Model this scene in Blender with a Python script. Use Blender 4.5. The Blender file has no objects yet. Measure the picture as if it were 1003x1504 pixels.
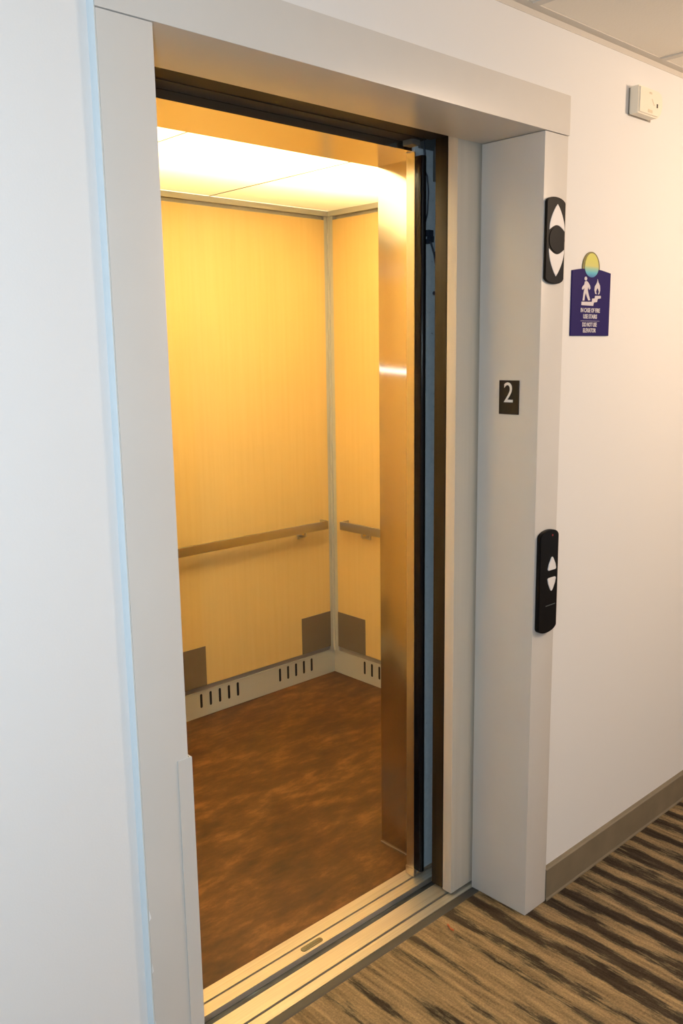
import bpy, bmesh, math, random
from mathutils import Vector, Matrix
random.seed(4)
S = bpy.context.scene
COL = S.collection

# ------------------------------------------------------------------ camera
CX, CY, CZ = -0.8257, -1.3236, 1.6085
YAW, PITCH, ROLL, FPX = 42.7858, -10.3778, -0.8049, 1288.2198
ya, pi_, ro = map(math.radians, (YAW, PITCH, ROLL))
Fw = Vector((math.sin(ya)*math.cos(pi_), math.cos(ya)*math.cos(pi_), math.sin(pi_)))
Rt = Vector((math.cos(ya), -math.sin(ya), 0)); Up = Rt.cross(Fw)
R2 = Rt*math.cos(ro) + Up*math.sin(ro); U2 = -Rt*math.sin(ro) + Up*math.cos(ro)
cam = bpy.data.cameras.new('camera'); cam.sensor_fit = 'VERTICAL'; cam.sensor_height = 36.0
cam.lens = FPX/1504*36.0; cam.clip_start = .02; cam.clip_end = 100
co = bpy.data.objects.new('camera', cam); COL.objects.link(co)
M = Matrix((R2, U2, -Fw)).transposed().to_4x4(); M.translation = (CX, CY, CZ)
co.matrix_world = M; S.camera = co

# ------------------------------------------------------------------ view, world, lights
S.view_settings.view_transform = 'Standard'; S.view_settings.look = 'None'
S.view_settings.exposure = 0.1; S.view_settings.gamma = 1.0; S.view_settings.use_curve_mapping = False
S.cycles.use_denoising = True
S.cycles.max_bounces = 8; S.cycles.diffuse_bounces = 5; S.cycles.glossy_bounces = 5
S.cycles.caustics_reflective = False; S.cycles.caustics_refractive = False
S.cycles.sample_clamp_indirect = 4
w = bpy.data.worlds.new('world'); S.world = w; w.use_nodes = True
w.node_tree.nodes['Background'].inputs[0].default_value = (.60, .81, 1.0, 1)
w.node_tree.nodes['Background'].inputs[1].default_value = 0.62

def lamp(name, kind, loc, power, color, size=None, target=None, sy=None):
    l = bpy.data.lights.new(name, kind); l.energy = power; l.color = color
    if kind == 'AREA':
        l.size = size
        if sy: l.shape = 'RECTANGLE'; l.size_y = sy
    else: l.shadow_soft_size = size
    o = bpy.data.objects.new(name, l); COL.objects.link(o); o.location = loc
    if target is not None:
        o.rotation_euler = (Vector(target)-Vector(loc)).to_track_quat('-Z', 'Y').to_euler()
    return o
fl = Vector((CX, CY, CZ)) - R2*.065 + U2*.005 - Fw*.02
lamp('camera_flash', 'POINT', fl, 43, (.69, .85, 1.0), size=.012)
lamp('hall_ceiling_light_warm', 'POINT', (2.1, -1.35, 2.16), 66, (1, .72, .49), size=.14)
lamp('cool_fill_light', 'AREA', (-1.3, -1.9, 2.38), 13, (.70, .85, 1.0), .6, (-1.3, -1.9, 0), 1.2)  # added cool fill behind the camera, not a known lamp of the hall
CAR_TUBE = 138.0

# ------------------------------------------------------------------ materials
def mat(name, col, rough=.5, metal=0, spec=.5, aniso=0, rot=0, emit=None, es=1, coat=0):
    m = bpy.data.materials.new(name); m.use_nodes = True
    b = m.node_tree.nodes['Principled BSDF']
    b.inputs['Base Color'].default_value = (*col, 1); b.inputs['Roughness'].default_value = rough
    b.inputs['Metallic'].default_value = metal; b.inputs['Specular IOR Level'].default_value = spec
    b.inputs['Coat Weight'].default_value = coat
    if aniso:
        b.inputs['Anisotropic'].default_value = aniso; b.inputs['Anisotropic Rotation'].default_value = rot
        t = m.node_tree.nodes.new('ShaderNodeTangent'); t.direction_type = 'RADIAL'; t.axis = 'Z'
        m.node_tree.links.new(t.outputs[0], b.inputs['Tangent'])
    if emit: b.inputs['Emission Color'].default_value = (*emit, 1); b.inputs['Emission Strength'].default_value = es
    return m
def nodes(m): return m.node_tree.nodes, m.node_tree.links, m.node_tree.nodes['Principled BSDF']
def coords(m, scale):
    n, l, b = nodes(m)
    tc = n.new('ShaderNodeTexCoord'); mp = n.new('ShaderNodeMapping'); mp.inputs['Scale'].default_value = scale
    l.new(tc.outputs['Object'], mp.inputs[0]); return mp.outputs[0]
def noise(m, vec, sc, det=3, rough=.5):
    n, l, b = nodes(m); t = n.new('ShaderNodeTexNoise'); t.inputs['Scale'].default_value = sc
    t.inputs['Detail'].default_value = det; t.inputs['Roughness'].default_value = rough
    l.new(vec, t.inputs['Vector']); return t.outputs['Fac']
def ramp(m, fac, stops, interp='LINEAR'):
    n, l, b = nodes(m); r = n.new('ShaderNodeValToRGB'); e = r.color_ramp.elements; r.color_ramp.interpolation = interp
    e[0].position = stops[0][0]; e[0].color = (*stops[0][1], 1)
    e[1].position = stops[-1][0]; e[1].color = (*stops[-1][1], 1)
    for p, c in stops[1:-1]:
        x = e.new(p); x.color = (*c, 1)
    l.new(fac, r.inputs[0]); return r.outputs[0]
def mth(m, op, a, b_=None, c=None):
    n, l, _ = nodes(m); t = n.new('ShaderNodeMath'); t.operation = op
    for i, v in enumerate((a, b_, c)):
        if v is None: continue
        if isinstance(v, (int, float)): t.inputs[i].default_value = v
        else: l.new(v, t.inputs[i])
    return t.outputs[0]
def bump(m, fac, strength, dist=.002):
    n, l, b = nodes(m); t = n.new('ShaderNodeBump'); t.inputs['Strength'].default_value = strength
    t.inputs['Distance'].default_value = dist; l.new(fac, t.inputs['Height']); l.new(t.outputs[0], b.inputs['Normal'])
def setcol(m, out): n, l, b = nodes(m); l.new(out, b.inputs['Base Color'])

wall_m = mat('wall_paint', (.745, .745, .745), .75, spec=.25)
v = coords(wall_m, (1, 1, 1)); bump(wall_m, noise(wall_m, v, 260, 4), .12, .001)
shaft_m = mat('dark_hoistway', (.012, .012, .014), .8)
frame_m = mat('painted_steel_frame', (.60, .575, .535), .34, spec=.45)
v = coords(frame_m, (1, 1, 1)); setcol(frame_m, ramp(frame_m, noise(frame_m, v, 7, 5), [(.3, (.605, .585, .555)), (.7, (.625, .605, .575))]))
bump(frame_m, noise(frame_m, v, 500, 2), .04, .0005)
patch_m = mat('painted_patch', (.58, .56, .53), .36, spec=.45)
chip_m = mat('chipped_primer', (.8, .8, .8), .6)
edge_bead_m = mat('pale_blue_edge', (.66, .74, .79), .6)
door_cream_m = mat('door_cream_paint', (.66, .61, .55), .38, spec=.45)
v = coords(door_cream_m, (30, 30, .6)); setcol(door_cream_m, ramp(door_cream_m, noise(door_cream_m, v, 2, 3), [(.3, (.68, .595, .48)), (.7, (.72, .635, .52))]))
bronze_m = mat('bronze_edge', (.16, .105, .055), .5, metal=.2, spec=.25)
v = coords(bronze_m, (60, 60, .7)); setcol(bronze_m, ramp(bronze_m, noise(bronze_m, v, 2, 3), [(.3, (.017, .012, .006)), (.7, (.028, .019, .010))]))
steel_m = bpy.data.materials.new('brushed_stainless'); steel_m.use_nodes = True   # vertical grain: reflections smear sideways
_t = steel_m.node_tree; _t.nodes.clear(); _o = _t.nodes.new('ShaderNodeOutputMaterial'); _x = _t.nodes.new('ShaderNodeMixShader'); _x.inputs[0].default_value = .22
_ge = _t.nodes.new('ShaderNodeNewGeometry'); _cr = _t.nodes.new('ShaderNodeVectorMath'); _cr.operation = 'CROSS_PRODUCT'; _cr.inputs[1].default_value = (0, 0, 1)
_t.links.new(_ge.outputs['Normal'], _cr.inputs[0]); _tan = _t.nodes.new('ShaderNodeVectorMath'); _tan.operation = 'ADD'; _tan.inputs[1].default_value = (.002, 0, 0)
_t.links.new(_cr.outputs[0], _tan.inputs[0])
for _i, (_r, _a) in enumerate(((.16, -.35), (.24, -.93))):
    _g = _t.nodes.new('ShaderNodeBsdfAnisotropic'); _g.inputs['Roughness'].default_value = _r; _g.inputs['Anisotropy'].default_value = _a
    _g.inputs['Color'].default_value = (.70, .63, .52, 1); _t.links.new(_tan.outputs[0], _g.inputs['Tangent']); _t.links.new(_g.outputs[0], _x.inputs[_i+1])
_t.links.new(_x.outputs[0], _o.inputs[0])
steel2_m = mat('satin_steel', (.62, .59, .54), .32, metal=1)
alu_m = mat('aluminium_sill', (.80, .74, .62), .38, metal=.75)
v = coords(alu_m, (1.5, 90, 1)); setcol(alu_m, ramp(alu_m, noise(alu_m, v, 2, 4), [(.3, (.70, .64, .52)), (.7, (.84, .78, .66))]))
groove_m = mat('groove_fill', (.05, .042, .032), .8)  # dark tone for the groove bottoms and the door guide
gap_m = mat('mottled_gap', (.035, .04, .042), .45)  # dark bar colour with random lighter streaks
v = coords(gap_m, (4, 30, 30)); setcol(gap_m, ramp(gap_m, noise(gap_m, v, 3, 4), [(.35, (.012, .014, .016)), (.6, (.05, .06, .065)), (.72, (.17, .2, .21))]))
trim_m = mat('dark_threshold', (.06, .055, .045), .6)
blue_m = mat('dusty_blue_grey_paint', (.23, .29, .33), .5)
v = coords(blue_m, (1, 1, 1)); f = noise(blue_m, v, 60, 6, .7)
setcol(blue_m, ramp(blue_m, f, [(.27, (.08, .08, .08)), (.33, (.50, .59, .63)), (.7, (.60, .69, .73))]))
rubber_m = mat('black_rubber', (.005, .005, .006), .16, spec=.12)
cable_m = mat('dark_cable', (.02, .03, .05), .5)
black_m = mat('black_painted_metal', (.020, .018, .015), .6, spec=.2)
bracket_m = mat('grey_bracket', (.10, .115, .12), .5, metal=.3)
maple_m = mat('maple_laminate', (.80, .55, .22), .42, spec=.35)
v = coords(maple_m, (34, 34, 1.1)); f = noise(maple_m, v, 1.6, 5, .6)
v2 = coords(maple_m, (1, 1, .5)); f2 = noise(maple_m, v2, 2.2, 2)
ff = mth(maple_m, 'ADD', mth(maple_m, 'MULTIPLY', f, .6), mth(maple_m, 'MULTIPLY', f2, .4))
setcol(maple_m, ramp(maple_m, ff, [(.28, (.805, .57, .218)), (.5, (.835, .60, .24)), (.72, (.86, .63, .262))]))
cream_m = mat('cream_metal', (.60, .585, .50), .5)
kick_m = mat('taupe_plate', (.225, .175, .125), .4, metal=.2)
slot_m = mat('vent_slot_black', (.01, .01, .01), .7)
woodfloor_m = mat('brown_vinyl_floor', (.2, .08, .02), .42, spec=.35)
v = coords(woodfloor_m, (3.4, 8, 1)); f = noise(woodfloor_m, v, 2.4, 9, .68)
v2 = coords(woodfloor_m, (1.3, 3, 1)); f2 = noise(woodfloor_m, v2, 1.7, 3, .5)
ff = mth(woodfloor_m, 'ADD', mth(woodfloor_m, 'MULTIPLY', f, .62), mth(woodfloor_m, 'MULTIPLY', f2, .38))
setcol(woodfloor_m, ramp(woodfloor_m, ff, [(.36, (.034, .013, .005)), (.47, (.066, .026, .0075)), (.53, (.098, .040, .0115)), (.62, (.18, .08, .025))]))
bump(woodfloor_m, f, .08, .002)
ceil_m = mat('ceiling_tile', (.86, .80, .70), .9)
v = coords(ceil_m, (1, 1, 1)); bump(ceil_m, noise(ceil_m, v, 160, 5), .25, .002)
grid_m = mat('ceiling_grid_metal', (.62, .58, .52), .5)
base_m = mat('taupe_vinyl_base', (.19, .155, .10), .55)
v = coords(base_m, (1, 1, 1)); setcol(base_m, ramp(base_m, noise(base_m, v, 12, 5), [(.3, (.17, .138, .09)), (.7, (.21, .17, .112))]))
plastic_m = mat('black_plastic', (.007, .006, .006), .4, spec=.14)
plate_m = mat('black_plate', (.014, .012, .010), .5, spec=.2)
white_m = mat('white_lens', (.72, .69, .68), .35, emit=(1, .95, .92), es=.04)
letter_m = mat('white_lettering', (.80, .80, .78), .5)
sletter_m = mat('sign_lettering', (.60, .56, .60), .5)
navy_m = mat('navy_sign', (.020, .011, .10), .5, spec=.12)
box_m = mat('white_plastic_box', (.82, .76, .64), .45)
hole_m = mat('dark_hole', (.03, .025, .02), .7)
red_m = mat('red_dot', (.25, .02, .02), .4)

# sign sun: yellow dome fading to cyan at its foot
sun_m = mat('sun_emblem', (.6, .6, .1), .4)
n_, l_, b_ = nodes(sun_m); tc = n_.new('ShaderNodeTexCoord'); sx = n_.new('ShaderNodeSeparateXYZ'); l_.new(tc.outputs['Object'], sx.inputs[0])
mr = n_.new('ShaderNodeMapRange'); mr.inputs['From Min'].default_value = .155; mr.inputs['From Max'].default_value = .215
l_.new(sx.outputs['Z'], mr.inputs[0])
setcol(sun_m, ramp(sun_m, mr.outputs[0], [(.0, (.04, .13, .38)), (.2, (.10, .42, .55)), (.38, (.30, .50, .35)), (.5, (.58, .55, .16)), (.8, (.60, .58, .12))]))
rim_m = mat('sun_rim', (.20, .17, .05), .45)

# carpet: ragged dark stripes running away from the wall
carpet_m = mat('striped_carpet', (.3, .2, .1), .95, spec=.1)
n_, l_, b_ = nodes(carpet_m)
tc = n_.new('ShaderNodeTexCoord'); sx = n_.new('ShaderNodeSeparateXYZ'); l_.new(tc.outputs['Object'], sx.inputs[0])
vj = coords(carpet_m, (4, 1.6, 1)); j1 = noise(carpet_m, vj, 2.2, 2)
vk = coords(carpet_m, (170, 22, 1)); j2 = noise(carpet_m, vk, 1.0, 4, .75)
vs = coords(carpet_m, (26, 3.6, 1)); j3 = noise(carpet_m, vs, 1.3, 4, .6)
u = mth(carpet_m, 'ADD', sx.outputs['X'], mth(carpet_m, 'MULTIPLY', mth(carpet_m, 'SUBTRACT', j1, .5), .06))
s = mth(carpet_m, 'SINE', mth(carpet_m, 'MULTIPLY_ADD', u, 2*math.pi/.0808, -2*math.pi*1.04/.0808 + math.pi/2))   # +1 at the dark stripes
# wider, darker stripes towards the right of the lift, thinner in front of it
mr = n_.new('ShaderNodeMapRange'); mr.inputs['From Min'].default_value = .85; mr.inputs['From Max'].default_value = 1.08
mr.inputs['To Min'].default_value = -.50; mr.inputs['To Max'].default_value = .10; l_.new(sx.outputs['X'], mr.inputs[0])
t = mth(carpet_m, 'ADD', mth(carpet_m, 'MULTIPLY', s, .5), mr.outputs[0])
t = mth(carpet_m, 'ADD', t, mth(carpet_m, 'MULTIPLY', mth(carpet_m, 'SUBTRACT', j3, .5), 2.9))
t = mth(carpet_m, 'ADD', t, mth(carpet_m, 'MULTIPLY', mth(carpet_m, 'SUBTRACT', j2, .5), 1.5))
t = mth(carpet_m, 'MULTIPLY_ADD', t, .5, .5)
cr = ramp(carpet_m, t, [(.0, (.28, .20, .108)), (.38, (.245, .175, .093)), (.47, (.20, .150, .085)), (.54, (.115, .095, .058)), (.62, (.058, .043, .029)), (1, (.036, .026, .018))])
vf = coords(carpet_m, (1, 1, 1)); fz = noise(carpet_m, vf, 170, 4, .8)
vq = coords(carpet_m, (75, 5, 1)); fq = noise(carpet_m, vq, 1.0, 3, .6)
fz2 = mth(carpet_m, 'ADD', mth(carpet_m, 'MULTIPLY', fz, .45), mth(carpet_m, 'MULTIPLY', fq, .55))
mx = n_.new('ShaderNodeMix'); mx.data_type = 'RGBA'; mx.blend_type = 'MULTIPLY'; mx.inputs[0].default_value = 1
l_.new(cr, mx.inputs[6]); l_.new(ramp(carpet_m, fz2, [(.34, (.38, .38, .40)), (.5, (.95, .93, .9)), (.64, (1.55, 1.5, 1.42))]), mx.inputs[7])
setcol(carpet_m, mx.outputs[2]); bump(carpet_m, fz, .8, .004)

# ------------------------------------------------------------------ mesh helpers (all in world coordinates)
class MB:
    def __init__(s): s.bm = bmesh.new()
    def box(s, x0, x1, y0, y1, z0, z1, bev=0, seg=2):
        b2 = bmesh.new(); bmesh.ops.create_cube(b2, size=1)
        for vv in b2.verts:
            vv.co = Vector(((x0+x1)/2+vv.co.x*(x1-x0), (y0+y1)/2+vv.co.y*(y1-y0), (z0+z1)/2+vv.co.z*(z1-z0)))
        if bev: bmesh.ops.bevel(b2, geom=b2.edges[:], offset=bev, segments=seg, affect='EDGES', profile=.7)
        return s._merge(b2)
    def _merge(s, b2):
        me = bpy.data.meshes.new('t'); b2.to_mesh(me); b2.free(); s.bm.from_mesh(me); bpy.data.meshes.remove(me); return s
    def prism(s, pts, axis, a, b, bev=0, seg=2):
        """pts in the plane across axis (x: y,z  y: x,z  z: x,y), extruded from a to b"""
        def P(p, t): return {'x': (t, p[0], p[1]), 'y': (p[0], t, p[1]), 'z': (p[0], p[1], t)}[axis]
        b2 = bmesh.new(); lo = [b2.verts.new(P(p, a)) for p in pts]; hi = [b2.verts.new(P(p, b)) for p in pts]
        n = len(pts); b2.faces.new(lo); b2.faces.new(hi[::-1])
        for i in range(n): b2.faces.new((lo[i], hi[i], hi[(i+1) % n], lo[(i+1) % n]))
        bmesh.ops.recalc_face_normals(b2, faces=b2.faces[:])
        if bev:
            ed = [e for e in b2.edges if (e.verts[0] in lo) == (e.verts[1] in lo)]
            bmesh.ops.bevel(b2, geom=ed, offset=bev, segments=seg, affect='EDGES')
        return s._merge(b2)
    def tube(s, pts, r, n=10):
        b2 = bmesh.new(); pts = [Vector(p) for p in pts]; rings = []
        for i, p in enumerate(pts):
            d = (pts[min(i+1, len(pts)-1)]-pts[max(i-1, 0)]).normalized()
            a = d.cross(Vector((0.3, 1, .2))).normalized(); c = d.cross(a)
            rings.append([b2.verts.new(p+(a*math.cos(k*2*math.pi/n)+c*math.sin(k*2*math.pi/n))*r) for k in range(n)])
        for A, B in zip(rings, rings[1:]):
            for k in range(n): b2.faces.new((A[k], A[(k+1) % n], B[(k+1) % n], B[k]))
        b2.faces.new(rings[0][::-1]); b2.faces.new(rings[-1])
        bmesh.ops.recalc_face_normals(b2, faces=b2.faces[:])
        return s._merge(b2)
    def build(s, name, m, parent=None, smooth=False):
        me = bpy.data.meshes.new(name); root = parent
        off = Vector((0, 0, 0))
        while root is not None: off += root.location; root = root.parent
        if parent is None and not getattr(s, 'keep', False): pass
        bmesh.ops.translate(s.bm, verts=s.bm.verts[:], vec=-off)
        s.bm.to_mesh(me); s.bm.free(); me.materials.append(m)
        if smooth:
            for p in me.polygons: p.use_smooth = True
            me.set_sharp_from_angle(angle=math.radians(35))
        o = bpy.data.objects.new(name, me); COL.objects.link(o)
        if parent: o.parent = parent
        return o
def tag(o, label, cat=None, group=None):
    o['label'] = label
    if cat: o['category'] = cat; o['kind'] = 'thing'
    if group: o['group'] = group
    return o
def thing(name, label, cat, loc, group=None):
    o = bpy.data.objects.new(name, None); COL.objects.link(o); o.location = loc; o.empty_display_size = .1
    return tag(o, label, cat, group)
def struct(name, mb, m, label=None, smooth=False):
    o = mb.build(name, m, None, smooth); o['kind'] = 'structure'
    if label: o['label'] = label; 
    return o
def arc(cx, cz, rx, rz, a0, a1, n=14):
    return [(cx+rx*math.cos(math.radians(a0+(a1-a0)*i/n)), cz+rz*math.sin(math.radians(a0+(a1-a0)*i/n))) for i in range(n+1)]
def text_mesh(body, size, extrude=.0004, sx=1.0, bold=0):
    c = bpy.data.curves.new('t', 'FONT'); c.body = body; c.size = size; c.extrude = extrude; c.align_x = 'CENTER'; c.align_y = 'CENTER'
    c.offset = bold; c.resolution_u = 4
    o = bpy.data.objects.new('t', c); COL.objects.link(o); bpy.context.view_layer.update()
    dg = bpy.context.evaluated_depsgraph_get(); me = bpy.data.meshes.new_from_object(o.evaluated_get(dg))
    bpy.data.objects.remove(o); me.transform(Matrix.Diagonal((sx, 1, 1, 1)))
    return me
def add_mesh(mb, me, mtx):
    me.transform(mtx); mb.bm.from_mesh(me); bpy.data.meshes.remove(me); return mb

# ------------------------------------------------------------------ dimensions
H, W, WL, WR, HH, D = 2.134, 1.097, .101, .101, .096, .195
WP = .012                        # hall wall plane behind the frame's face
CZT = 2.40                       # hall ceiling
# ------------------------------------------------------------------ setting
mb = MB(); mb.box(-3.5, 6.5, -3.2, .165, -.08, 0); struct('floor', mb, carpet_m, 'brown and tan striped hall carpet')
mb = MB(); mb.box(-3.5, -WL, WP, D, 0, CZT+.1).box(W+WR, 6.5, WP, D, 0, CZT+.1).box(-WL, W+WR, WP, D, H+HH, CZT+.1)
struct('wall_front', mb, wall_m, 'off-white hall wall around the elevator')
mb = MB(); mb.box(-3.5, 6.5, -3.35, -3.2, 0, CZT+.1); struct('wall_back', mb, wall_m)
mb = MB(); mb.box(-3.5, 6.5, -3.2, WP, CZT, CZT+.05); struct('ceiling', mb, ceil_m, 'beige ceiling of square tiles over the hall')
mb = MB()
mb.prism([(WP, CZT-.016), (WP, CZT), (WP-.024, CZT), (WP-.024, CZT-.002), (WP-.0015, CZT-.002), (WP-.0015, CZT-.016)], 'x', -3.5, 6.5)
struct('trim_1', mb, grid_m, 'metal wall angle along the ceiling edge')
mb = MB()
for k in range(-7, 9):
    x = 1.635+k*.6096
    if -3.4 < x < 6.4: mb.box(x-.012, x+.012, -3.2, WP-.0245, CZT-.004, CZT)
for k in range(5): mb.box(-3.5, 6.5, -.6-k*.6096-.012, -.6-k*.6096+.012, CZT-.0038, CZT)
struct('trim_2', mb, grid_m, 'grid bars between the ceiling tiles')
def cove(x0, x1):
    mb = MB(); mb.prism([(WP, .004), (-.002, .004), (-.003, 0.0), (-.005, .0), (-.004, .004), (-.002, .007), (-.002, .098), (0.002, .102), (WP, .102)], 'x', x0, x1); return mb
struct('baseboard_right', cove(W+WR+.001, 6.5), base_m, 'taupe vinyl base along the right wall')
struct('baseboard_left', cove(-3.5, -WL-.014), base_m)
# hoistway around the car
mb = MB()
mb.box(-.6, 2.75, 2.25, 2.3, -.4, 3).box(-.65, -.6, D, 2.3, -.4, 3).box(2.75, 2.8, D, 2.3, -.4, 3)
mb.box(-.65, 2.8, D, 2.3, 3, 3.05).box(-.65, 2.8, .165, 2.3, -.45, -.4).box(-.65, 2.8, D-.005, D, CZT+.1, 3)
mb.box(-.65, 2.8, .14, .165, -.4, -.08)
struct('wall_hoistway', mb, shaft_m)

# ------------------------------------------------------------------ elevator door frame
fr = thing('elevator_door_frame', 'grey-beige painted steel frame around the open elevator doorway', 'door frame', (W/2, 0, 0))
MB().box(-WL, 0, 0, D, 0, H, .0025).build('jamb', frame_m, fr, True)
MB().box(W, W+WR, 0, D, 0, H, .0025).build('jamb', frame_m, fr, True)
MB().box(-WL-.002, W+WR+.003, -.002, D, H+.001, H+HH, .002).build('header', frame_m, fr, True)
o = MB().prism([(-.024, -.0025), (.0065, -.0025), (.0065, .12), (.003, .12), (.003, .0), (-.024, .0)], 'z', .002, .866, .0006).build('corner_patch', patch_m, fr)
o['label'] = 'thin metal plate wrapped on the lower jamb corner'
mb = MB(); random.seed(2)
mb.prism([(-WL-.008, WP), (-WL-.006, .0035), (-WL-.003, -.001), (-WL, 0.001), (-WL, WP)], 'z', .0, H+HH)  # pale blue strip along the left edge of the frame
o = mb.build('edge_bead', edge_bead_m, fr, True); o['label'] = 'pale blue bead between frame and wall'
for z, hgt, wd in ((.585, .022, .0045), (.475, .02, .003), (.36, .01, .002)):
    o = MB().prism([(-WL+.0005, z-hgt/2), (-WL+wd, z-hgt*.3), (-WL+wd*.8, z), (-WL+.001, z+hgt/2)], 'y', -.0006, .0004).build('paint_chip', chip_m, fr)
    o['label'] = 'white chip in the frame paint'

# ------------------------------------------------------------------ landing sill
sl = thing('landing_sill', 'aluminium landing sill with a running groove at the hall carpet edge', 'door sill', (W/2, .24, 0))
g = .226
mb = MB(); mb.prism([(.1935, -.03), (.1935, 0), (g-.0035, 0), (g-.0035, -.012), (g+.0035, -.012), (g+.0035, 0), (.2813, 0), (.2813, -.03)], 'x', .0005, 1.19)
mb.build('sill_plate', alu_m, sl)
o = MB().box(.0005, 1.19, g-.003, g+.003, -.0118, -.006).build('groove_fill', groove_m, sl)
tr = MB().prism([(.1655, -.03), (.1655, -.001), (.168, .0015), (.190, .0005), (.1932, -.001), (.1932, -.03)], 'x', .0005, W-.0005)
tag(tr.build('threshold_strip', trim_m), 'dark transition strip between hall carpet and landing sill', 'threshold strip')
mb = MB().box(.0005, 1.19, .2815, .3140, -.07, -.016)
tag(mb.build('running_gap_beam', gap_m), 'mottled dark bar in the gap between the two metal sills', 'sill beam')

# ------------------------------------------------------------------ landing doors (stacked at the right)
ld = thing('sliding_door', 'cream painted landing door panel slid open beside the right jamb', 'elevator door', (1.4, .226, 0))
MB().box(1.017, 1.95, .209, .242, .006, 2.26, .0025).build('door_skin', door_cream_m, ld, True)
ld2 = thing('sliding_door', 'dark bronze landing door panel behind the cream one, only its edge showing', 'elevator door', (1.4, .27, 0))
MB().box(1.021, 1.95, .2475, .2885, .006, 2.25, .002).build('door_skin', bronze_m, ld2, True)
MB().box(1.03, 1.07, .262, .274, -.010, .0065).build('door_guide', groove_m, ld2)
tk = thing('hanger_track', 'black door hanger track above the doorway behind the frame header', 'door track', (1.0, .27, 2.2))
MB().box(-.2, 1.015, .197, .3015, 2.152, 2.30).box(-.2, 2.4, .197, .2, 2.27, 2.34).build('track_housing', black_m, tk)
MB().box(-.2, 2.4, .243, .2465, 2.262, 2.32).build('track_rail', bracket_m, tk)

# ------------------------------------------------------------------ car door
cd = thing('sliding_door', 'sliding elevator car door with black safety edge, parked at the right', 'elevator door', (1.4, .36, 0))
o = MB().box(1.008, 2.05, .350, .378, .012, 2.165, .0015).build('door_skin', blue_m, cd); o['label'] = 'dusty blue-grey outer door face'
o = MB().prism([(1.006, .3785), (1.006, .3495), (1.010, .3485), (1.010, .3795)], 'z', .012, 2.13, .0006).build('leading_edge', steel2_m, cd); o['label'] = 'stainless leading edge'
se = MB()
prof = [(1.022, .3485), (1.006, .3485), (1.0055, .338)] + [(1.0148+.0093*math.cos(math.radians(a)), .328+.0093*math.sin(math.radians(a))) for a in range(180, 361, 15)] + [(1.024, .340)]
se.prism(prof, 'z', .030, 2.117, .001)
o = se.build('safety_edge', rubber_m, cd, True); o['label'] = 'glossy black rubber safety edge'
o = MB().box(1.004, 1.016, .3465, .3815, .002, .030, .002).build('door_shoe', steel2_m, cd)
cb = MB()
cb.tube([(1.03, .338, 2.09), (1.042, .336, 2.07), (1.050, .338, 2.03), (1.048, .340, 1.975), (1.036, .343, 1.93)], .002)
cb.tube([(1.055, .3445, 1.93), (1.066, .343, 1.90), (1.08, .343, 1.87), (1.088, .344, 1.845), (1.104, .344, 1.79)], .0028)
cb.tube([(1.080, .343, 1.87), (1.092, .343, 1.885), (1.105, .344, 1.88)], .0016)
cb.build('cable', cable_m, cd, True)
cl = MB().box(1.048, 1.068, .335, .349, 1.915, 1.932, .002).box(1.056, 1.074, .338, .349, 1.90, 1.917, .002).box(1.048, 1.056, .337, .349, 1.895, 1.908, .001)
cl.build('cable_clip', cable_m, cd)
bo = MB()
b2 = bmesh.new(); bmesh.ops.create_cone(b2, segments=14, radius1=.006, radius2=.005, depth=.006, cap_ends=True)
bmesh.ops.transform(b2, matrix=Matrix.Translation((1.087, .346, 1.765)) @ Matrix.Rotation(math.pi/2, 4, 'X'), verts=b2.verts[:]); bo._merge(b2)
bo.build('screw', cable_m, cd)
hg = thing('panel_hanger', 'grey metal door hanger plate above the black safety edge', 'door hanger', (1.05, .33, 2.17))
MB().box(1.075, 1.135, .325, .345, 2.060, 2.150, .002).build('hanger_plate', bracket_m, hg)
MB().box(1.02, 1.2, .34, .349, 2.14, 2.30, .002).build('hanger_arm', bracket_m, hg)
for x, z in ((1.09, 2.125), (1.115, 2.085)):
    sc = MB()
    b2 = bmesh.new(); bmesh.ops.create_cone(b2, segments=6, radius1=.006, radius2=.006, depth=.006, cap_ends=True)
    bmesh.ops.transform(b2, matrix=Matrix.Translation((x, .322, z)) @ Matrix.Rotation(math.pi/2, 4, 'X'), verts=b2.verts[:]); sc._merge(b2); sc.build('bolt', steel2_m, hg)
MB().tube([(1.035, .343, 2.175), (1.036, .342, 2.15), (1.040, .342, 2.118)], .0028).build('cable', cable_m, hg, True)
hd = thing('car_door_header', 'black header cover hiding the car door track above the doorway', 'door header', (.5, .33, 2.2))
MB().box(-.2, 1.0, .302, .354, 2.150, 2.30).build('header_cover', black_m, hd)
MB().box(.955, .985, .31, .345, 2.135, 2.1495, .003).build('roller', bracket_m, hd)

# ------------------------------------------------------------------ elevator car
X0, X1, Y1, ZC = .03, 2.056, 1.852, 2.248
car = thing('elevator_car', 'elevator car with maple wall panels, handrails and brown wood-look floor', 'elevator', (1.04, 1.1, 0))
P = lambda mb, n, m, lab=None, par=car, sm=False: (lambda o: (o.__setitem__('label', lab) if lab else None, o)[1])(mb.build(n, m, par, sm))
P(MB().box(X0, X1, .3955, Y1, -.03, 0), 'floor_panel', woodfloor_m, 'brown wood-look floor')
g = .352
sill = P(MB().prism([(.3146, -.03), (.3146, 0), (g-.003, 0), (g-.003, -.012), (g+.003, -.012), (g+.003, 0), (.3952, 0), (.3952, -.03)], 'x', -.1, 2.05), 'car_sill', alu_m)
P(MB().box(-.1, 2.05, g-.0028, g+.0028, -.0118, -.007), 'groove_fill', groove_m, None, sill)
badge_pts = arc(.601, .332, .009, .009, -90, 90, 8) + arc(.544, .332, .009, .009, 90, 270, 8)
bd = MB().prism(badge_pts, 'z', -.0002, .0016, .0004)
random.seed(7)
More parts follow.
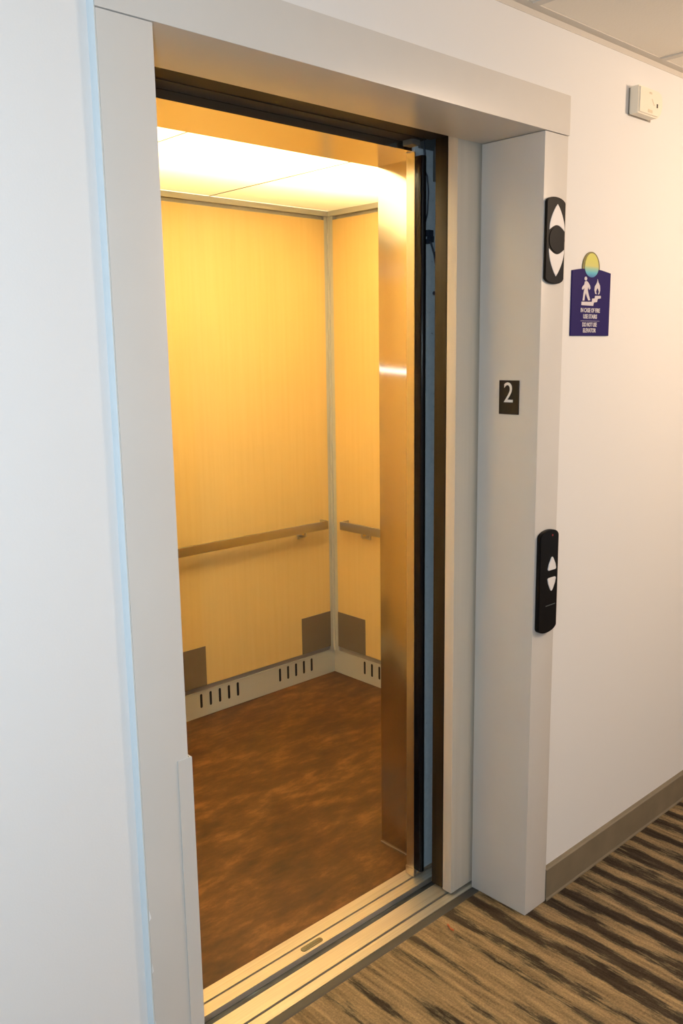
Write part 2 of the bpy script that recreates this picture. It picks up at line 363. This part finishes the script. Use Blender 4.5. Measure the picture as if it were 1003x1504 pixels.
for k in range(13):
    x = .546+k*.0046; bd.box(x, x+.0028, .3275, .3275+random.uniform(.004, .009), .0014, .0022)
badge_m = mat('badge_metal', (.20, .18, .11), .5, metal=.5)
P(bd, 'maker_badge', badge_m, 'small oval embossed metal badge', sill)
# outer shell, side walls, fronts
P(MB().box(X0-.05, X1+.05, Y1, Y1+.03, -.03, 2.35).box(X0-.05, X0-.02, .40, Y1, -.03, 2.35).box(X1+.001, X1+.05, .40, Y1, -.03, 2.35), 'car_shell', cream_m)
P(MB().box(1.08, 2.0555, .400, .5605, 0, 2.2475, .002), 'entrance_column', steel_m, 'brushed stainless column beside the car door', car, True)
P(MB().box(-.12, X0+.0, .400, .5605, 0, 2.2475, .002), 'entrance_column', steel_m, None, car, True)
P(MB().prism([(X0, .3555), (1.0035, .3555), (1.0035, .383), (1.0795, .383), (1.0795, .5605), (X0, .5605)], 'z', 2.131, 2.2475), 'transom', steel_m, 'brushed stainless panel over the car doorway', car, True)
P(MB().prism([(.5605, .0), (.5605, .004), (.563, .0), ], 'x', 1.08, 2.0).box(1.076, 1.0800, .405, .5625, 0, .0035), 'floor_bead', kick_m)
# base panels with slots, corner posts, wall panels
def slot_pts(cx, cz, r=.0062, h=.033):
    return arc(cx, cz+h-r, r, r, 0, 180, 6) + arc(cx, cz-h+r, r, r, 180, 360, 6)
YB = 1.840   # face of the back base panel
XB = 2.040   # face of the side base panel
bp = P(MB().box(X0, X1-.0005, YB, Y1, 0.0, .118, .0015).box(X0, 2.012, YB-.002, YB+.01, .1182, .121), 'base_panel', cream_m, 'cream vented base panel')
for c in (.33, .78, 1.23, 1.683):
    for k in range(5): P(MB().prism(slot_pts(c+k*.0505, .075), 'y', YB-.0005, YB+.004), 'vent_slot', slot_m, None, bp)
bp2 = P(MB().box(XB, X1-.0002, .5615, YB-.0005, 0.0, .118, .0015), 'base_panel', cream_m, 'cream vented base panel')
for c in (1.62, 1.17, .80):
    for k in range(5):
        s_ = MB().prism(slot_pts(c-k*.0505, .075), 'x', XB-.0005, XB+.004)
        P(s_, 'vent_slot', slot_m, None, bp2)
P(MB().box(2.010, X1-.0003, YB-.006, Y1-.0001, .1185, 2.224, .0015).box(XB-.006, X1-.0002, 1.800, YB-.0065, .1185, 2.224, .0015).box(2.026, 2.044, 1.822, 1.8335, .1185, 2.223, .002), 'corner_post', cream_m, 'cream metal corner post')
P(MB().box(X0, X1-.0003, YB-.012, Y1-.0001, 2.2245, ZC-.0005, .001).box(XB-.012, X1-.0004, .5615, YB-.0125, 2.2245, ZC-.0005, .001), 'top_trim', cream_m, 'cream trim under the car ceiling')
P(MB().box(X0, 2.009, YB-.008, Y1-.0001, .1455, 2.2075, .0015), 'wall_panel', maple_m, 'maple laminate back panel')
P(MB().box(XB-.008, X1-.0002, .5615, 1.799, .1455, 2.2075, .0015), 'wall_panel', maple_m, 'maple laminate side panel')
P(MB().box(X0-.0199, X0+.006, .5615, YB-.009, .1455, 2.2075, .0015), 'wall_panel', maple_m)
P(MB().box(X0-.0199, X0+.004, .5615, YB-.009, 0, .1, .0015), 'base_panel', cream_m)
rv = mat('reveal_grey', (.30, .27, .22), .6); rev_m = mat('reveal_cream', (.42, .38, .31), .6)
P(MB().box(X0, 2.009, YB+.002, Y1-.0002, .1215, .145).box(XB+.002, X1-.0005, .5615, 1.799, .1185, .145), 'reveal_strip', rev_m)
# taupe corner plates
for x0, x1 in ((1.052, 1.258), (1.820, 2.0085), (.04, .228)):
    P(MB().box(x0, x1, YB-.0105, YB-.0078, .146, .328, .0008), 'corner_plate', kick_m, 'taupe square plate low on the panel')
P(MB().box(XB-.0105, XB-.0078, 1.604, 1.7985, .146, .326, .0008), 'corner_plate', kick_m, 'taupe square plate low on the panel')
# handrails: flat bars on short brackets
def rail_back(x0, x1):
    y = 1.785
    r = P(MB().box(x0, x1, y-.006, y+.006, .763, .803, .003).box(x1-.008, x1, y, YB-.006, .763, .803, .002), 'handrail', steel2_m, 'flat satin steel handrail', car, True)
    for bx in (x0+.12, (x0+x1)/2, x1-.14):
        P(MB().tube([(bx, YB-.008, .742), (bx, 1.80, .742), (bx, 1.787, .747), (bx, 1.786, .765)], .006).box(bx-.016, bx+.016, YB-.012, YB-.008, .728, .757, .002), 'bracket', steel2_m, None, r, True)
def rail_side(y0, y1):
    x = 1.986
    r = P(MB().box(x-.006, x+.006, y0, y1, .763, .803, .003).box(x, XB-.006, y1-.008, y1, .763, .803, .002), 'handrail', steel2_m, 'flat satin steel handrail', car, True)
    for by in (y0+.12, (y0+y1)/2, y1-.145):
        P(MB().tube([(XB-.008, by, .742), (1.998, by, .742), (1.988, by, .747), (1.987, by, .765)], .006).box(XB-.012, XB-.008, by-.016, by+.016, .728, .757, .002), 'bracket', steel2_m, None, r, True)
rail_back(.13, 1.958); rail_side(.66, 1.722)
# luminous ceiling: translucent diffuser panels under fluorescent tubes
diff_m = bpy.data.materials.new('ceiling_diffuser'); diff_m.use_nodes = True
nt = diff_m.node_tree; nt.nodes.clear()
out = nt.nodes.new('ShaderNodeOutputMaterial'); add = nt.nodes.new('ShaderNodeMixShader'); add.inputs[0].default_value = .5
tr_ = nt.nodes.new('ShaderNodeBsdfTranslucent'); df = nt.nodes.new('ShaderNodeBsdfDiffuse')
tr_.inputs[0].default_value = (.98, .93, .80, 1); df.inputs[0].default_value = (.86, .80, .66, 1)
nt.links.new(df.outputs[0], add.inputs[1]); nt.links.new(tr_.outputs[0], add.inputs[2]); nt.links.new(add.outputs[0], out.inputs[0])
for a, b in ((X0+.002, .7085), (.7125, 1.3685), (1.3725, 2.0355)):
    P(MB().box(a, b, .5615, YB-.0125, ZC+.0005, ZC+.0035), 'ceiling_diffuser', diff_m, 'glowing translucent ceiling panel')
P(MB().box(.7088, .7122, .5615, YB-.0125, ZC-.0015, ZC+.004), 'diffuser_joint', rv)
P(MB().box(1.3688, 1.3722, .5615, YB-.0125, ZC-.0015, ZC+.004), 'diffuser_joint', rv)
lid_m = mat('lamp_lid', (.85, .82, .75), .8)
P(MB().box(X0-.05, X1+.05, .40, Y1+.03, 2.41, 2.44).box(X0-.05, X1+.05, .40, .43, 2.2485, 2.41).box(X0-.05, X0-.001, .43, Y1, 2.351, 2.41).box(X1+.001, X1+.05, .43, Y1, 2.351, 2.41).box(X0-.05, X1+.05, Y1, Y1+.03, 2.351, 2.41), 'lamp_tray', lid_m)
for y in (.80, 1.12):
    tube_m = None
    l = bpy.data.lights.new('fluorescent_tube', 'AREA'); l.shape = 'RECTANGLE'; l.size = 1.8; l.size_y = .16; l.energy = CAR_TUBE; l.color = (1, .90, .69)
    lo = bpy.data.objects.new('fluorescent_tube', l); COL.objects.link(lo); lo.location = (1.04, y, 2.385)

# ------------------------------------------------------------------ floor number plate (on the right jamb's inner face)
fx = W
np_ = thing('floor_number_plate', 'small black plate with a white number 2 on the right jamb', 'sign', (W, .091, 1.482))
MB().box(fx-.0025, fx-.0002, .0595, .1235, 1.4375, 1.527, .0008).build('plate', plate_m, np_)
me = text_mesh('2', .076, .0007, sx=.88)
# text plane: local x -> world -y, local y -> world z, facing -x
T = Matrix(((0, 0, -1, fx-.0029), (-1, 0, 0, .0925), (0, 1, 0, 1.492), (0, 0, 0, 1)))
mb = MB(); add_mesh(mb, me, T); mb.build('numeral', letter_m, np_)
mb = MB()
for (dy, dz) in ((0, 0), (0, .0035), (.0035, .0035), (.0065, 0)):
    b2 = bmesh.new(); bmesh.ops.create_icosphere(b2, subdivisions=1, radius=.0009)
    bmesh.ops.translate(b2, verts=b2.verts[:], vec=(fx-.0026, .0925-dy, 1.449+dz)); mb._merge(b2)
mb.build('braille_dots', plate_m, np_)

# ------------------------------------------------------------------ hall lantern (up and down arrows)
hl = thing('hall_lantern', 'black elevator lantern with large white up and down arrows', 'indicator light', (1.145, 0, 1.877))
cx = 1.1385; x0, x1 = 1.1045, 1.1965
x0, x1 = 1.101, 1.184; cx = 1.1465
def capsule(xa, xb, za, zb, rise):
    c = (xa+xb)/2; hw = (xb-xa)/2
    top = [(c+hw*math.cos(math.radians(t)), zb-rise+rise*math.sin(math.radians(t))) for t in range(0, 181, 12)]
    bot = [(c+hw*math.cos(math.radians(t)), za+rise+rise*math.sin(math.radians(t))) for t in range(180, 361, 12)]
    return top+bot
MB().prism(capsule(x0, x1, 1.770, 1.982, .014), 'y', -.008, -.0002, .002).build('housing', plastic_m, hl, True)
def leaf(cx, zapex, zbase, hw, up):
    s = 1 if up else -1
    L = []
    n = 8
    for i in range(n+1):
        t = i/n; L.append((cx-hw*math.sin(t*math.pi/2)**.85 if t else cx, zapex+(zbase-zapex)*t))
    bow = [(cx-hw+2*hw*i/8, zbase+s*.013*math.sin(math.pi*i/8)) for i in range(1, 8)]
    Rr = [(2*cx-p[0], p[1]) for p in L[::-1]]
    return L+bow+Rr[:-1]
o = MB().prism(leaf(cx, 1.965, 1.901, .0335, True), 'y', -.0092, -.0075, .0005).build('arrow_lens', white_m, hl); o['label'] = 'white up arrow'
o = MB().prism(leaf(cx, 1.789, 1.856, .0335, False), 'y', -.0092, -.0075, .0005).build('arrow_lens', white_m, hl); o['label'] = 'white down arrow'
ring = MB(); ring.prism(arc(cx, 1.8785, .034, .031, 0, 348, 29), 'y', -.0097, -.0075, .0005); ring.build('centre_disc', plastic_m, hl, True)

# ------------------------------------------------------------------ call station
cs = thing('call_button_panel', 'tall black call panel with white up and down buttons', 'button panel', (1.149, 0, .985))
xa, xb = 1.1055, 1.192; cx = (xa+xb)/2+.006
MB().prism(capsule(xa, xb, .842, 1.130, .018), 'y', -.013, -.0002, .002).build('face_plate', plastic_m, cs, True)
def btn(cx, zapex, zbase, hw):
    s = -1 if zbase < zapex else 1
    p = [(cx-.006, zapex+s*.005), (cx-.002, zapex), (cx+.002, zapex), (cx+.006, zapex+s*.005), (cx+hw*.8, (zapex+zbase)/2+s*.002), (cx+hw, zbase-s*.003), (cx+hw*.8, zbase), (cx-hw*.8, zbase), (cx-hw, zbase-s*.003), (cx-hw*.8, (zapex+zbase)/2+s*.002)]
    return p
cxb = 1.1605
o = MB().prism(btn(cxb, 1.054, 1.018, .019), 'y', -.0155, -.0125, .0006).build('call_button', white_m, cs); o['label'] = 'white up button'
o = MB().prism(btn(cxb, .960, .997, .019), 'y', -.0155, -.0125, .0006).build('call_button', white_m, cs); o['label'] = 'white down button'
MB().box(1.137, 1.181, -.0138, -.0128, .9185, .9205).build('seam_line', bracket_m, cs)
MB().prism(arc(cxb, 1.114, .003, .003, 0, 340, 14), 'y', -.0138, -.0128).build('indicator_dot', red_m, cs)

# ------------------------------------------------------------------ fire stair sign
SX0, SZ0 = 1.248, 1.641
fs = thing('fire_exit_sign', 'navy sign with fire stair pictogram and yellow sun on top', 'sign', (1.344, WP, 1.641))
ys, yb = WP-.004, WP-.0002
def sp(c): return (1.248+(c[0]-100)/(700-100)*.192, SZ0+(1430-c[1])/(1430-385)*.171)
top = [(1.440-.192*i/16, 1.811+.0085*math.sin(math.pi*i/16)) for i in range(17)]
MB().prism([(1.248, 1.641), (1.440, 1.641)]+top, 'y', ys, yb, .0006).build('sign_board', navy_m, fs)
MB().prism(arc(1.3405, 1.821, .042, .042, -6, 186, 24), 'y', ys+.0005, yb).build('emblem_rim', rim_m, fs)
sun = MB().prism(arc(1.3405, 1.822, .034, .037, 0, 180, 20)+arc(1.3405, 1.822, .034, .026, 180, 360, 20)[1:-1], 'y', ys-.0006, ys+.0007)
o = sun.build('sun_emblem', sun_m, fs); o['label'] = 'yellow sun with a cyan foot'
pg = MB()
pg.prism([sp(c) for c in arc(303, 508, 20, 32, 0, 330, 11)], 'y', ys-.0006, ys+.0002)
pg.prism([sp(c) for c in [(290, 555), (318, 545), (345, 570), (370, 612), (380, 660), (364, 684), (342, 640), (338, 690), (355, 760), (382, 850), (352, 856), (325, 790), (310, 735), (297, 790), (292, 860), (264, 862), (276, 730), (290, 655), (264, 690), (247, 680), (253, 645), (282, 605)]], 'y', ys-.0006, ys+.0002)
pg.build('walking_figure', sletter_m, fs)
MB().prism([sp(c) for c in [(487, 498), (503, 555), (528, 605), (534, 680), (522, 742), (500, 752), (514, 705), (503, 670), (490, 645), (478, 672), (468, 705), (480, 748), (457, 742), (441, 680), (447, 620), (468, 585), (482, 545)]], 'y', ys-.0006, ys+.0002).build('flame', sletter_m, fs)
MB().prism([sp(c) for c in [(248, 880), (408, 875), (412, 822), (450, 818), (458, 775), (545, 770), (547, 812), (500, 822), (490, 875), (440, 885), (432, 940), (248, 935)]], 'y', ys-.0006, ys+.0002).build('stair', sletter_m, fs)
lt = MB()
for body, zc_, wdt in (('IN CASE OF FIRE', 1018, 300), ('USE STAIRS', 1118, 215), ('DO NOT USE', 1250, 225), ('ELEVATOR', 1345, 200)):
    me = text_mesh(body, .0155, .0004, bold=.0004)
    xs = [vv.co.x for vv in me.vertices]; wd = max(xs)-min(xs); k = (wdt/600*.192)/wd
    c = sp((390 if zc_ < 1200 else 385, zc_))
    me.transform(Matrix.Diagonal((k, 1, 1, 1)))
    add_mesh(lt, me, Matrix(((1, 0, 0, c[0]), (0, 0, -1, ys-.0004), (0, 1, 0, c[1]), (0, 0, 0, 1))))
a, b = sp((245, 1185)), sp((540, 1190)); lt.box(a[0], b[0], ys-.0006, ys+.0001, b[1], b[1]+.0008)
lt.build('lettering', sletter_m, fs)

# ------------------------------------------------------------------ white box near the ceiling
wb = thing('wall_sensor_box', 'small cream plastic box on the wall close to the ceiling', 'sensor', (1.565, WP, 2.27))
pts = [(1.500, 2.236), (1.600, 2.236)] + arc(1.600, 2.266, .028, .030, -80, 0, 6) + arc(1.604, 2.280, .024, .027, 0, 85, 6) + [(1.500, 2.307)]
MB().prism(pts, 'y', WP-.034, WP-.002, .004, 3).build('cover', box_m, wb, True)
MB().box(1.5015, 1.622, WP-.0022, WP-.0001, 2.2345, 2.3045).build('back_plate', rv, wb)
MB().box(1.594, 1.600, WP-.0352, WP-.033, 2.262, 2.272, .0008).build('indicator', hole_m, wb)
MB().prism([(1.566, 2.280), (1.569, 2.2815), (1.582, 2.266), (1.579, 2.2645)], 'y', WP-.0345, WP-.0335).box(1.552, 1.566, WP-.0345, WP-.0335, 2.292, 2.297).box(1.548, 1.572, WP-.0345, WP-.0335, 2.244, 2.252).build('moulded_marks', mat('mould_mark', (.66, .58, .44), .5), wb)

# orange scrap on the carpet
scrap = MB().tube([(.905, .1255, .003), (.9, .118, .005), (.896, .108, .0035), (.897, .098, .003)], .0028, 6)
tag(scrap.build('carpet_scrap', mat('orange_scrap', (.42, .10, .03), .8)), 'tiny orange scrap lying on the carpet beside the threshold strip', 'scrap')
